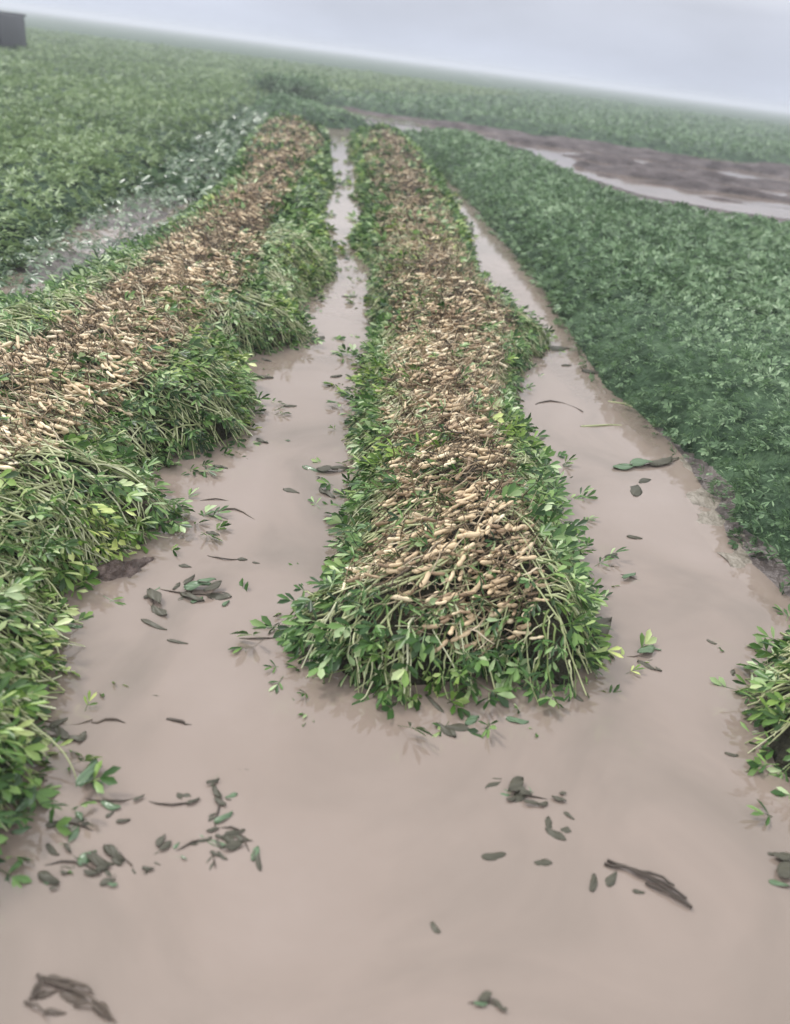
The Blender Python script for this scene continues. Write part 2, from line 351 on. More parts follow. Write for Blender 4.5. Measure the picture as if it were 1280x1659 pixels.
def pod_tpl(seed, sides=7, fine=True):
    q = random.Random(seed)
    if fine: prof = [(0, .05), (.05, .15), (.18, .235), (.34, .22), (.48, .165 + q.uniform(-.02, .03)), (.62, .21), (.8, .23), (.93, .15), (1, .03)]
    else: prof = [(0, .06), (.2, .24), (.5, .17), (.8, .23), (1, .05)]
    bend = q.uniform(-.12, .2); v = []; f = []
    for x, r in prof:
        for k in range(sides):
            a = k / sides * 2 * math.pi; rr = r * (1 + .06 * math.sin(3 * a + x * 9)) * (0.92 if q.random() < .3 else 1)
            v.append((x - .5, math.cos(a) * rr + bend * (x - .5) ** 2 * 2, math.sin(a) * rr))
    for i in range(len(prof) - 1):
        for k in range(sides):
            a = i * sides + k; c = i * sides + (k + 1) % sides; f.append([a, c, c + sides, a + sides])
    f.append(list(range(sides))[::-1]); f.append([(len(prof) - 1) * sides + k for k in range(sides)])
    return np.array(v), f
PODS = [pod_tpl(1), pod_tpl(2), pod_tpl(3)]; POD_FAR = pod_tpl(4, 5, False)

def rad(P): return np.hypot(P[:, 0], P[:, 1])

def scatter(V, dens, r0=4.0, p=1.2, pad=0.0, rmax=1e9, half_angle=None):
    lo, hi = V.min(0) - pad, V.max(0) + pad
    out = []
    # rings of growing size keep the candidate count low
    r_a = 0.3
    while r_a < min(rmax, np.hypot(*np.abs(np.stack([lo, hi])).max(0)) + 1):
        r_b = r_a * 1.35
        area = math.pi * (r_b ** 2 - r_a ** 2); ha = half_angle or math.pi
        n = int(area * (ha / math.pi) * dens * min(1, (r0 / r_a)) ** p)
        if n:
            rr = np.sqrt(R.uniform(r_a ** 2, r_b ** 2, n)); th = R.uniform(-ha, ha, n)
            P = np.stack([rr * np.sin(th), rr * np.cos(th)], 1)
            P = P[(P[:, 0] > lo[0]) & (P[:, 0] < hi[0]) & (P[:, 1] > lo[1]) & (P[:, 1] < hi[1]) & (rr < rmax)]
            keep = R.uniform(0, 1, len(P)) < np.minimum(1, (r0 / rad(P))) ** p / max(min(1, (r0 / r_a)) ** p, 1e-9)
            out.append(P[keep])
        r_a = r_b
    return np.concatenate(out)

def unit(v): return v / (np.linalg.norm(v, axis=1, keepdims=True) + 1e-9)

def scatter_leaves(b, P, z, out2, streak, tpls, size, far=7.0, up=0.6, bias=0.5, droop=-0.1, seed_dir=0.6):
    n = len(P)
    th = streak + R.normal(0, seed_dir, n); flip = np.where(R.uniform(0, 1, n) < .5, 0, math.pi); th = th + flip
    d2 = np.stack([np.cos(th), np.sin(th)], 1)
    d2 = d2 * (1 - bias) * np.sign((d2 * out2).sum(1) + .2)[:, None] + out2 * bias + R.normal(0, .15, (n, 2))
    X = np.concatenate([d2, (droop + R.normal(0, .35, n))[:, None]], 1)
    Z = np.concatenate([out2 * .35 + R.normal(0, .55, (n, 2)), np.full((n, 1), up) + R.uniform(0, .6, (n, 1))], 1)
    rr = rad(P); S = size * R.uniform(.6, 1.25, n) * np.maximum(1, rr / 6) ** .35
    Q = np.concatenate([P, z[:, None]], 1)
    pick = R.integers(0, len(tpls), n); fm = rr > far
    for k, t in enumerate(tpls):
        m = (pick == k) & ~fm; b.inst(t, Q[m], X[m], Z[m], S[m])
    b.inst(FAR_LEAF, Q[fm], X[fm], Z[fm], S[fm])

def mound_mesh(V, hf, step, rmax=1e9):
    lo, hi = V.min(0) - .15, V.max(0) + .15
    xs = np.arange(lo[0], hi[0], step); ys = [lo[1]]
    while ys[-1] < hi[1]: ys.append(ys[-1] + step * max(1, ys[-1] / 5))
    ys = np.array(ys); X, Y = np.meshgrid(xs, ys); P = np.stack([X.ravel(), Y.ravel()], 1); z, d = hf(P)
    nx, ny = len(xs), len(ys); i, j = np.meshgrid(np.arange(nx - 1), np.arange(ny - 1)); a = (j * nx + i).ravel()
    q = np.stack([a, a + 1, a + nx + 1, a + nx], 1); ok = (d[q] > -0.08).any(1)
    q = q[ok]; used, inv = np.unique(q.ravel(), return_inverse=True)
    b = MB(); b.raw(np.stack([P[used, 0], P[used, 1], z[used]], 1), inv, np.full(len(q), 4)); return b

# ------------------------------------------------------------------ windrows of uprooted peanut vines
def windrow(V, pods_poly, base, label, H, wd, streak, leaf_d, stem_d, pod_d, root_d, leaf_size=.095, rmax=40, step=.035, n_pod=100, n_stem=60, stem_len=(.22, .6), seed=1, side_leaf=1.0, far_thin=99):
    root = empty('peanut_windrow', base, label, 'windrow', 'windrows of uprooted peanut vines')
    def hf(P):
        d, o = sdist(P, V)
        h = H * (1 - np.exp(-np.maximum(d + .02, 0) / wd)) * (0.75 + 0.5 * fbm(P[:, 0] * 3, P[:, 1] * 3, seed)) + (fbm(P[:, 0] * 11, P[:, 1] * 11, seed + 4) - .5) * .05
        return np.where(d > -.02, h, -.06), d
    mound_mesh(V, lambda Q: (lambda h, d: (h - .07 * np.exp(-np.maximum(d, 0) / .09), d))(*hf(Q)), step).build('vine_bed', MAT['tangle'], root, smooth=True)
    # leaves
    P = scatter(V, leaf_d, pad=.2, half_angle=1.1, rmax=rmax); d, o = sdist(P, V)
    inp = inside(P, pods_poly) if pods_poly is not None else np.zeros(len(P), bool)
    keep = (d > R.uniform(-.02, .06, len(P))) & (~inp | (R.uniform(0, 1, len(P)) < np.where(rad(P) > far_thin, .30, .15))) | (d > -.16) & (R.uniform(0, 1, len(P)) < .30 * side_leaf * np.clip(fbm(P[:, 0] * 5, P[:, 1] * 5, 77) * 4 - 1.4, 0, 1.5)); P, d, o = P[keep], d[keep], o[keep]
    h, _ = hf(P); b = MB()
    scatter_leaves(b, P, np.where(d < -.02, R.uniform(-.03, .004, len(P)), np.maximum(h, 0) + R.uniform(-.01, .05, len(P))), o, streak, LEAVES + NARROW * 3, leaf_size * 1.05, bias=.45, seed_dir=.45)
    P = scatter(V, 1100, pad=.08, half_angle=1.1, rmax=12); d, o = sdist(P, V); k = (d > -.035) & (d < .12); P, d, o = P[k], d[k], o[k]
    h, _ = hf(P); scatter_leaves(b, P, np.maximum(h, 0) * R.uniform(.2, 1.05, len(P)), o, streak, LEAVES + NARROW, leaf_size, bias=.6, droop=-.55, up=.35)
    tag(b.build('leaves', MAT['leaf'], root), kind='stuff')
    # draped stems
    P = scatter(V, stem_d, half_angle=1.0, rmax=rmax); d, o = sdist(P, V); keep = d > .03
    if pods_poly is not None: keep &= ~(inside(P, pods_poly) & (R.uniform(0, 1, len(P)) < np.where(rad(P) > far_thin, .25, .6)))
    P, o, d = P[keep], o[keep], d[keep]
    n = len(P); K = 7; Ls = R.uniform(*stem_len, n) * (1 + .3 * (rad(P) > 6))
    a = streak + math.pi + R.normal(0, .6, n); s2 = np.stack([np.cos(a), np.sin(a)], 1); s2 *= np.sign((s2 * o).sum(1) + .35)[:, None]
    D = unit(o * .55 + s2 * .7 + R.normal(0, .12, (n, 2))); reach = (d + R.uniform(-.02, .05, n)) / np.maximum((D * o).sum(1), .5); Ls = np.where(R.uniform(0, 1, n) < .0006, Ls, np.minimum(Ls, reach))
    C = np.stack([-D[:, 1], D[:, 0]], 1) * R.normal(0, .45, n)[:, None]
    t = np.linspace(0, 1, K); path = P[:, None, :] + np.cumsum(R.normal(0, .006, (n, K, 2)), 1) + D[:, None, :] * (t * 1.0)[None, :, None] * Ls[:, None, None] + C[:, None, :] * (t ** 2)[None, :, None] * Ls[:, None, None]
    ok = sdist(path[:, -1], V)[0] > -.09; path, P, Ls = path[ok], P[ok], Ls[ok]; n = len(P)
    hh, _ = hf(path.reshape(-1, 2)); hh = np.maximum(hh.reshape(n, K), -.01)
    lift = R.uniform(.0, .035, n)[:, None] * np.sin(t * math.pi)[None, :] + .012
    hh[:, 1:-1] = (hh[:, :-2] + hh[:, 1:-1] * 2 + hh[:, 2:]) / 4
    path = np.concatenate([path, (hh + lift)[:, :, None]], 2)
    rr = R.uniform(.0016, .0046, n)[:, None] * np.linspace(1.1, .6, K)[None, :] * np.maximum(1, rad(P) / 5)[:, None] ** .6
    vis = np.argsort(-(Ls / np.linalg.norm(path[:, 3] - np.array([0, 0, CAM_H]), axis=1)) * (np.abs(P[:, 0]) < .55 * P[:, 1] + .3))
    near = vis[:n_stem]; rest = vis[n_stem:]
    for i in near:
        b = MB(); b.tubes(path[i:i + 1], rr[i:i + 1] * 1.25, 6); b.build('stem', MAT['stem'], root, smooth=True)
    b = MB(); b.tubes(path[rest], rr[rest], 4); tag(b.build('stems', MAT['stem'], root, smooth=True), kind='stuff')
    # roots and pods on the crest
    if pods_poly is not None:
        P = scatter(pods_poly, root_d, half_angle=1.0, rmax=rmax, pad=.04); d, _ = sdist(P, pods_poly); d0, _ = sdist(P, V); P = P[(d > -.03) & (d0 > .02)]
        n = len(P); K = 5; t = np.linspace(-.5, .5, K); a = streak + R.normal(0, .42, n); D = np.stack([np.cos(a), np.sin(a)], 1)
        Ls = R.uniform(.05, .15, n); path = P[:, None, :] + D[:, None, :] * t[None, :, None] * Ls[:, None, None] + R.normal(0, .006, (n, K, 2))
        h, _ = hf(P); zz = h[:, None] + R.uniform(.0, .05, n)[:, None] + R.normal(0, .012, (n, 1)) * t[None, :] * 6 + R.normal(0, .004, (n, K))
        rr = np.full((n, K), .0017) * R.uniform(.6, 1.9, (n, 1)) * np.array([.5, 1, 1.1, .9, .4])[None] * np.maximum(1, rad(P) / 4)[:, None]
        b = MB(); b.tubes(np.concatenate([path, zz[:, :, None]], 2), rr, 3); tag(b.build('roots', MAT['root'], root), kind='stuff')
        P = scatter(pods_poly, pod_d, half_angle=1.0, rmax=rmax, pad=.08); d, _ = sdist(P, pods_poly); d0, _ = sdist(P, V)
        keep = (d > R.uniform(-.07, .07, len(P))) & (d0 > .03) & (fbm(P[:, 0] * 7, P[:, 1] * 7, seed + 9) > R.uniform(.12, .52, len(P))) & (R.uniform(0, 1, len(P)) < np.where(rad(P) > far_thin, .4, 1)); P = P[keep]; n = len(P); h, _ = hf(P)
        a = streak + R.normal(0, .38, n); X = np.stack([np.cos(a), np.sin(a), R.normal(0, .22, n)], 1); Z = np.stack([R.normal(0, .3, n), R.normal(0, .3, n), np.ones(n)], 1)
        S = R.uniform(.034, .066, n) * np.maximum(1, rad(P) / 5) ** .4; S3 = np.stack([S * 1.15, S * .6, S * .6], 1) * R.uniform(.8, 1.15, (n, 3))
        Q = np.concatenate([P, (h + R.uniform(.005, .055, n))[:, None]], 1)
        sc = S / np.linalg.norm(Q - np.array([0, 0, CAM_H]), axis=1) + (h + 0) * .02 - 10 * (np.abs(P[:, 0]) > .46 * P[:, 1] + .25)
        order = np.argsort(-sc); near = order[:n_pod]; rest = order[n_pod:]
        if n_pod:
            mes = []
            for k in range(3):
                bb = MB(); bb.add(PODS[k][0], PODS[k][1]); mes.append(bb.mesh('peanut_pod', MAT['pod'], True))
            for i in near:
                x = X[i] / np.linalg.norm(X[i]); y = np.cross(Z[i], x); y /= np.linalg.norm(y); z = np.cross(x, y)
                o_ = bpy.data.objects.new('peanut_pod', mes[i % 3]); COL.objects.link(o_); o_.parent = root
                q = Q[i] - np.array(root.location); s = S3[i]
                o_.matrix_local = Matrix(((x[0] * s[0], y[0] * s[1], z[0] * s[2], q[0]), (x[1] * s[0], y[1] * s[1], z[1] * s[2], q[1]), (x[2] * s[0], y[2] * s[1], z[2] * s[2], q[2]), (0, 0, 0, 1)))
        b = MB(); fm = rad(P[rest]) > 7; r1, r2 = rest[~fm], rest[fm]
        for k in range(3):
            m = r1[r1 % 3 == k]; b.inst(PODS[k], Q[m], X[m], Z[m], S3[m])
        b.inst(POD_FAR, Q[r2], X[r2], Z[r2], S3[r2])
        tag(b.build('peanut_pods', MAT['pod'], root, smooth=True), kind='stuff')
    return root, hf

C_ROOT, C_H = windrow(CENTRE, CENTRE_PODS, tuple(px(740, 1050)), 'middle windrow of uprooted peanut vines, pods up, with water on both sides and in front', .26, .16,
                      math.radians(42), 1000, 1150, 1400, 2100, seed=1, far_thin=5.6)
L_ROOT, L_H = windrow(LEFT, LEFT_PODS, tuple(px(150, 800)), 'left windrow of uprooted vines, pink brown pods over a leafy green flank, leaving at left', .26, .18,
                      math.radians(-22), 1000, 700, 1300, 2000, seed=21)
R_ROOT, R_H = windrow(RIGHT_CLUMP, None, tuple(px(1270, 1200)), 'small end of a vine windrow with pale stems over dark leaves, at the right edge', .24, .12,
                      math.radians(0), 900, 500, 0, 0, n_stem=40, seed=31)

# ------------------------------------------------------------------ standing crop
def crop(V, mat, label, H, streak, dens, rmax, seed, size=.10, base_d=.2):
    root = empty('peanut_crop', (0, 0, 0), label, 'crop'); root['kind'] = 'stuff'
    def hf(P):
        d, o = sdist(P, V); r = rad(P)
        h = H * (1 - np.exp(-np.maximum(d + .03, 0) / base_d)) * (.8 + .4 * fbm(P[:, 0] * .9, P[:, 1] * .9, seed)) + (fbm(P[:, 0] * 4, P[:, 1] * 4, seed + 3) - .5) * .10 * np.exp(-r / 30)
        return np.where(d > -.03, h, -.08), d, o
    # canopy underlayer on a polar grid
    rs = [1.2]
    while rs[-1] < 640: rs.append(rs[-1] * 1.018 + .01)
    rs = np.array(rs); th = np.linspace(-1.35, 1.35, 420); A, Rr = np.meshgrid(th, rs)
    P = np.stack([(Rr * np.sin(A)).ravel(), (Rr * np.cos(A)).ravel()], 1); z, d, _ = hf(P)
    nx = len(th); i, j = np.meshgrid(np.arange(nx - 1), np.arange(len(rs) - 1)); a = (j * nx + i).ravel()
    q = np.stack([a, a + nx, a + nx + 1, a + 1], 1); q = q[(d[q] > -.03).any(1)]; used, inv = np.unique(q.ravel(), return_inverse=True)
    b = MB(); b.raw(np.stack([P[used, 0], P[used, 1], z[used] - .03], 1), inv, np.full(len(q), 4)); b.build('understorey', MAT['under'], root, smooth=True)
    P = scatter(V, dens, r0=3.0, p=1.5, half_angle=.8, rmax=rmax, pad=.05); h, d, o = hf(P); k = d > -.04; P, h, d, o = P[k], h[k], d[k], o[k]
    edge = np.exp(-np.maximum(d, 0) / .25)
    b = MB(); scatter_leaves(b, P, np.maximum(h, 0) * (1 - .5 * edge * R.uniform(0, 1, len(P))) + R.uniform(-.04, .05, len(P)), o * edge[:, None], streak, LEAVES + NARROW + NARROW, size, bias=.35, far=6, droop=.25, seed_dir=.4)
    tag(b.build('foliage', mat, root), kind='stuff')
    print('crop', len(P)); return root, hf
crop(RIGHT_CROP, MAT['crop'], 'dense dark green peanut crop on the bank right of the water channel', .32, math.radians(35), 1500, 60, 41, size=.078)
crop(LEFT_CROP, MAT['crop_light'], 'light green crop filling the field at the upper left', .30, math.radians(-30), 1100, 70, 51, size=.085)
crop(FAR_CROP, MAT['crop'], 'hazy green crop beyond the muddy track reaching the horizon', .28, 0, 450, 90, 61)

# ------------------------------------------------------------------ trampled vines on the wet strip
def trampled():
    V = MUDSTRIP; P = scatter(V, 420, r0=4, p=1.1, half_angle=1.0, rmax=30, pad=.2); d, o = sdist(P, V)
    k = (d > -.35) & (fbm(P[:, 0] * 2.3 + 3, P[:, 1] * 2.3, 88) > R.uniform(.25, .55, len(P))); P = P[k]; n = len(P)
    o = np.tile(np.array([[math.cos(-.5), math.sin(-.5)]]), (n, 1)); b = MB()
    scatter_leaves(b, P, .03 + R.uniform(0, .09, n), o, math.radians(-30), NARROW, .15, far=9, bias=.2, seed_dir=.25)
    tag(b.build('trampled_vines', MAT['pale_leaf']), 'pale trampled vines strewn over the wet strip between left windrow and light crop', 'vines', kind='stuff')
trampled()

# ------------------------------------------------------------------ floating debris
def leaf_mesh(L, Wd, bend, cup, twist=0.0, nu=10, nv=6):
    v = []; f = []; ph = random.uniform(0, 6); bend *= 1.5; cup *= 1.6; am = random.uniform(.06, .2)
    for i in range(nu + 1):
        t = i / nu; w = Wd * math.sin(math.pi * min(t * .96 + .03, 1) ** .85) ** .7 * .5
        for j in range(nv + 1):
            q = (j / nv - .5) * 2; a = twist * t
            y = q * w * (1 + .25 * math.sin(5 * t + ph)) + .15 * Wd * math.sin(3 * t + ph); z = -abs(cup) * .8 * abs(q) ** 1.5 * w - abs(bend) * .6 * (t - .45) ** 2 * L + am * Wd * math.sin(7 * t + 3.5 * q + ph)
            v.append(((t - .5) * L, y * math.cos(a), z + y * math.sin(a)))
    for i in range(nu):
        for j in range(nv):
            a = i * (nv + 1) + j; f.append([a, a + nv + 1, a + nv + 2, a + 1])
    k = len(v); th = .0009; v += [(x, y, z - th) for x, y, z in v]; f += [[q + k for q in g[::-1]] for g in f]
    rim = [j for j in range(nv + 1)] + [i * (nv + 1) + nv for i in range(1, nu + 1)] + [nu * (nv + 1) + j for j in range(nv - 1, -1, -1)] + [i * (nv + 1) for i in range(nu - 1, 0, -1)]
    for a, c in zip(rim, rim[1:] + rim[:1]): f.append([a, c, c + k, a + k])
    v = np.array(v); v[:, 2] = (v[:, 2] - np.percentile(v[:, 2], 25)) * .8 + .0005
    return v, f

def rotz(v, a):
    c, s_ = math.cos(a), math.sin(a); v = v.copy(); x, y = v[:, 0].copy(), v[:, 1].copy(); v[:, 0] = x * c - y * s_; v[:, 1] = x * s_ + y * c; return v

def ground_dir(x, y, ang):
    p, q = px(x, y), px(x + math.cos(ang) * 5, y - math.sin(ang) * 5); d = q - p; return p, math.atan2(d[1], d[0]), np.hypot(d[0], d[1]) / 5

def f_leaf(x, y, L, ang, label, mat='dead', lift=.0, bend=.25, cup=.3, w=.42, group=None):
    p, a, k = ground_dir(x, y, math.radians(ang)); L = L * k * .88
    v, f = leaf_mesh(L, L * w, bend, cup, random.uniform(-.4, .4)); b = MB(); b.add(rotz(v, a) + p + np.array([0, 0, lift]), f)
    return tag(b.build('floating_leaf', MAT[mat], smooth=True, at=tuple(p)), label, 'leaf', group or 'leaves adrift on the flood water')

def path_px(pts, zs=None, sub=3):
    P = np.array([px(q[0], q[1]) for q in pts]); 
    if zs is not None: P[:, 2] = zs
    t = np.linspace(0, len(P) - 1, (len(P) - 1) * sub + 1); i = np.minimum(t.astype(int), len(P) - 2); fr = t - i
    A = P[np.maximum(i - 1, 0)]; B = P[i]; C = P[i + 1]; D = P[np.minimum(i + 2, len(P) - 1)]; u = fr[:, None]
    return .5 * (2 * B + (C - A) * u + (2 * A - 5 * B + 4 * C - D) * u ** 2 + (-A + 3 * B - 3 * C + D) * u ** 3)

def tube_px(b, pts, r, zs=None, taper=.5):
    P = path_px(pts, zs); P[:, :2] += R.normal(0, r * .5, (len(P), 2)); b.tubes(P[None], (np.linspace(1, taper, len(P)) * r)[None], 6)

def twig(pts, r, label, zs=None, name='twig', mat='twig', cat='twig', group=None):
    b = MB(); c = px(*pts[len(pts) // 2]); zs = zs if zs is not None else [-.002 + .006 * (i % 2) for i in range(len(pts))]
    tube_px(b, pts, r, zs); return tag(b.build(name, MAT[mat], smooth=True, at=tuple(c)), label, cat, group)

def sprig(cx, cy, stem_pts, leaves, label, name='floating_sprig', cat='plant debris', r=.003, mat='dead', smat='twig', group=None, zs=None, dup=0):
    """leaves: (x, y, length px, angle deg[, lift])"""
    c = px(cx, cy); root = empty(name, tuple(c), label, cat, group)
    for sp in stem_pts:
        b = MB(); tube_px(b, sp, r, zs if zs is not None and len(zs) == len(sp) else [-.005 + .009 * (i % 2) for i in range(len(sp))]); b.build('stem', MAT[smat], root, smooth=True)
    if dup: leaves = leaves + [(a_ + rd(-18, 18), b_ + rd(-16, 16), c_ * rd(.4, .9), rd(-60, 60)) for a_, b_, c_, *_ in leaves for _k in range(dup)]
    for lf in leaves:
        p, a, k = ground_dir(lf[0], lf[1], math.radians(lf[3])); L = lf[2] * k * random.uniform(.65, 1.1)
        v, f = leaf_mesh(L, L * random.uniform(.34, .5), random.uniform(-.1, .45), random.uniform(-.3, .5), random.uniform(-.6, .6))
        b = MB(); b.add(rotz(v, a) + p + np.array([0, 0, lf[4] if len(lf) > 4 else random.uniform(-.007, .006)]), f); b.build('leaf', MAT['pale_leaf' if mat == 'dead' and random.random() < .22 else mat], root, smooth=True)
    return root
G = 'sprigs of weed adrift on the flood water'
rd = random.uniform
def ring(cx, cy, rx, ry, n, L0, L1):
    return [(cx + rd(-rx, rx), cy + rd(-ry, ry), rd(L0, L1), rd(-50, 50)) for _ in range(n)]
sprig(350, 1335, [[(345, 1260), (352, 1310), (345, 1360), (350, 1405)], [(350, 1340), (385, 1345), (415, 1400)], [(350, 1360), (310, 1365), (275, 1385)], [(340, 1290), (280, 1305), (222, 1292)]],
      [(345, 1268, 34, 20), (352, 1285, 30, -60), (375, 1290, 22, 10), (362, 1325, 34, 35), (345, 1345, 30, 10), (325, 1362, 42, 15), (355, 1365, 36, -10), (378, 1352, 38, 25), (395, 1358, 34, -20), (345, 1395, 36, 80), (418, 1395, 34, -70), (378, 1372, 36, 10), (285, 1385, 30, -10), (268, 1372, 26, 30), (300, 1290, 26, -10)],
      'half sunken weed standing in a tall narrow clump at lower left', 'sunken_weed', 'weed', group=G, dup=2)
sprig(130, 1370, [[(60, 1330), (120, 1335), (170, 1360), (215, 1405)], [(60, 1405), (120, 1395), (180, 1425)], [(130, 1290), (180, 1300), (230, 1292)]],
      [(62, 1400, 44, 10), (80, 1425, 36, -15), (132, 1378, 46, 10), (120, 1350, 34, 60), (128, 1328, 40, 5), (185, 1385, 42, -30), (205, 1400, 36, -10), (160, 1395, 40, -25), (150, 1415, 36, -10), (175, 1430, 30, 20), (95, 1372, 38, 20), (200, 1330, 34, 15), (180, 1305, 32, -20), (225, 1295, 26, 30), (240, 1408, 26, 0), (110, 1405, 34, -5), (75, 1345, 30, 10)],
      'sprawling half sunken plant beside the lower left windrow edge', 'sunken_weed', 'weed', group=G, dup=2)
sprig(320, 962, [[(245, 950), (300, 962), (385, 966)]], [(320, 955, 46, 10, .012), (345, 958, 44, 25, .02), (312, 968, 38, -15), (268, 952, 36, 5), (355, 966, 40, -10), (335, 948, 30, 5, .02), (300, 965, 30, 30)],
      'dark wet clump of leaves floating left of the middle windrow front', group=G, dup=1)
sprig(252, 985, [[(246, 965), (250, 985), (262, 1000)]], [(250, 972, 34, -60, .015), (258, 992, 28, -40), (243, 965, 22, 30)], 'curled black and white leaf cluster beneath the dark floating clump', group=G)
f_leaf(250, 1012, 52, -20, 'long thin folded leaf under the curled black and white cluster', w=.25)
f_leaf(288, 1040, 40, -8, 'slim dark leaf floating lowest of the debris left of the middle windrow front', w=.22)
twig([(272, 1165), (290, 1170), (308, 1176)], .005, 'short black twig alone on the water at centre left')
twig([(150, 1172), (182, 1166), (205, 1172)], .004, 'thin dark twig drifting off the left windrow, beside the short black twig')
twig([(20, 1172), (60, 1165), (110, 1175), (150, 1168)], .003, 'faint bent stem trailing from the left windrow above the pale leaf heap')
sprig(100, 1190, [[(40, 1185), (90, 1195), (130, 1192)]], [(80, 1182, 44, -10), (105, 1190, 42, -35), (90, 1200, 40, 5), (70, 1195, 34, 20), (125, 1196, 30, 0)], 'pale heap of leaves floating beside the left windrow', mat='dead', group=G, dup=1)
# arching stems with upright leaves
sprig(140, 1268, [[(-10, 1200), (40, 1212), (85, 1228), (115, 1252), (128, 1270)]], [(143, 1266, 52, 60, .03), (150, 1262, 48, 40, .015), (158, 1276, 36, -50, .0)],
      'cupped green leaf at the end of a long pale arching stem', 'arching_stem', 'plant stem', .003, 'pale_leaf', 'stem', 'arching pale stems reaching over the water', [.12, .10, .07, .04, .0])
sprig(100, 985, [[(-10, 850), (12, 900), (45, 945), (90, 975), (122, 1008)], [(-10, 880), (30, 905), (60, 940)]], [(122, 1015, 30, 0, 0)],
      'longest pale arching stem bending from the left windrow to the water', 'arching_stem', 'plant stem', .004, 'dead', 'stem', 'arching pale stems reaching over the water', [.2, .19, .13, .06, .0])
sprig(35, 1310, [[(-10, 1290), (15, 1310), (40, 1340)]], [(28, 1300, 60, 70, .05), (45, 1310, 50, 50, .03), (15, 1335, 46, -10, .01), (35, 1345, 40, 10, .0), (0, 1340, 44, 30, .02)],
      'large upright pale green leaves at the lower left edge', 'leaf_cluster', 'leaves', .003, 'pale_leaf', 'stem')
f_leaf(487, 1296, 42, 5, 'single faint leaf under the water at lower centre left', lift=-.006)
sprig(848, 1290, [[(815, 1272), (850, 1290), (905, 1296)]], [(835, 1276, 32, 30, .01), (842, 1282, 30, -30, .01), (860, 1303, 36, -5, .008), (822, 1286, 28, 10), (875, 1300, 30, 30), (905, 1296, 26, -20), (850, 1292, 28, 0, .014)],
      'small black and white leaf cluster floating right of centre', group=G, dup=1)
f_leaf(900, 1352, 44, -35, 'dark leaf below the black and white leaf cluster'); f_leaf(917, 1346, 20, -20, 'tiny round leaf touching the dark leaf below the black and white cluster', w=.7)
f_leaf(888, 1335, 26, 80, 'short upright leaf between the black and white cluster and the dark leaf'); f_leaf(922, 1322, 24, -30, 'small brown leaf right of the black and white cluster')
f_leaf(800, 1386, 44, 12, 'pale oval leaf floating left of the stick bundle'); f_leaf(880, 1398, 34, -8, 'flat dark leaf between the pale oval leaf and the stick bundle')
f_leaf(800, 1270, 36, 25, 'faint greenish leaf left of the black and white cluster', lift=-.004)
b0 = empty('stick_bundle', tuple(px(1050, 1430)), 'bundle of thin dark sticks lying on the water at lower right', 'sticks')
for pts in ([(985, 1396), (1030, 1418), (1080, 1444), (1120, 1472)], [(978, 1402), (1025, 1412), (1075, 1435), (1112, 1456)], [(1045, 1432), (1080, 1452), (1118, 1472)], [(1030, 1412), (1060, 1420), (1090, 1440)]):
    b = MB(); tube_px(b, pts, .0035, [.004, .01, .008, .004][:len(pts)], .8); b.build('stick', MAT['twig'], b0, smooth=True)
f_leaf(960, 1430, 34, 85, 'blurred upright leaf left of the stick bundle'); f_leaf(992, 1424, 32, 70, 'narrow leaf touching the left end of the stick bundle'); f_leaf(1035, 1445, 22, 0, 'small leaf under the middle of the stick bundle')
f_leaf(706, 1503, 26, -50, 'lone small brown leaf at bottom centre', w=.6)
sprig(788, 1626, [[(750, 1630), (790, 1622), (822, 1636)]], [(785, 1618, 36, 15, .008), (800, 1626, 34, -25), (760, 1628, 22, 20), (778, 1628, 30, 0), (812, 1634, 24, -30)], 'dark brown scrap of leaves near the bottom edge', group=G)
b0 = empty('twig_tangle', tuple(px(115, 1615)), 'tangle of bent dark twigs in the bottom left corner', 'twigs')
for pts in ([(60, 1582), (95, 1592), (135, 1600), (150, 1612)], [(65, 1585), (100, 1604), (150, 1622), (188, 1658)], [(120, 1630), (150, 1634), (175, 1650)], [(42, 1625), (60, 1635), (75, 1650)], [(90, 1600), (120, 1600), (145, 1605)], [(50, 1620), (70, 1600), (62, 1585)]):
    b = MB(); tube_px(b, pts, .0028, [.004, .012, .012, .004][:len(pts)], .7); b.build('twig', MAT['twig'], b0, smooth=True)
for lx, ly, ll, la in ((100, 1590, 50, -10), (75, 1612, 40, 20), (120, 1618, 50, -25), (165, 1640, 44, -45), (90, 1640, 36, 0), (60, 1600, 30, 50)):
    p, a, k = ground_dir(lx, ly, math.radians(la)); v, f = leaf_mesh(ll * k, ll * k * .35, .3, .4); b = MB(); b.add(rotz(v, a) + p, f); b.build('leaf_scrap', MAT['twig'], b0, smooth=True)
f_leaf(220, 1556, 22, -60, 'dim round leaf above the tangle of bent twigs', lift=-.004); twig([(115, 1498), (165, 1500), (200, 1525), (218, 1548)], .003, 'faint curved stem sunk above the tangle of bent twigs', zs=[-.008, -.005, -.004, -.003])
f_leaf(10, 1502, 40, 0, 'dim leaf under the water at the bottom left edge', lift=-.006)
sprig(1045, 1060, [[(1005, 1062), (1035, 1064)]], [(1045, 1056, 40, 20, .01), (1062, 1052, 24, -10), (1052, 1080, 44, -25, -.002)], 'black leaf with a stalk floating right of the middle windrow front', group=G)
f_leaf(1153, 1040, 20, -20, 'small round leaf near the right bank', w=.6); f_leaf(1188, 1090, 11, 60, 'tiny speck of leaf left of the right edge windrow end')
sprig(1040, 755, [[(990, 758), (1030, 757), (1080, 745)]], [(1040, 754, 40, 10, .012), (1068, 750, 36, 20, .01), (1012, 758, 40, 0), (1085, 745, 24, 20)], 'dark leafy stick reaching off the right bank', group=G)
f_leaf(1045, 780, 24, 10, 'small leaf right under the leafy stick off the right bank'); f_leaf(1031, 795, 22, 60, 'lower of two small leaves under the leafy stick off the right bank')
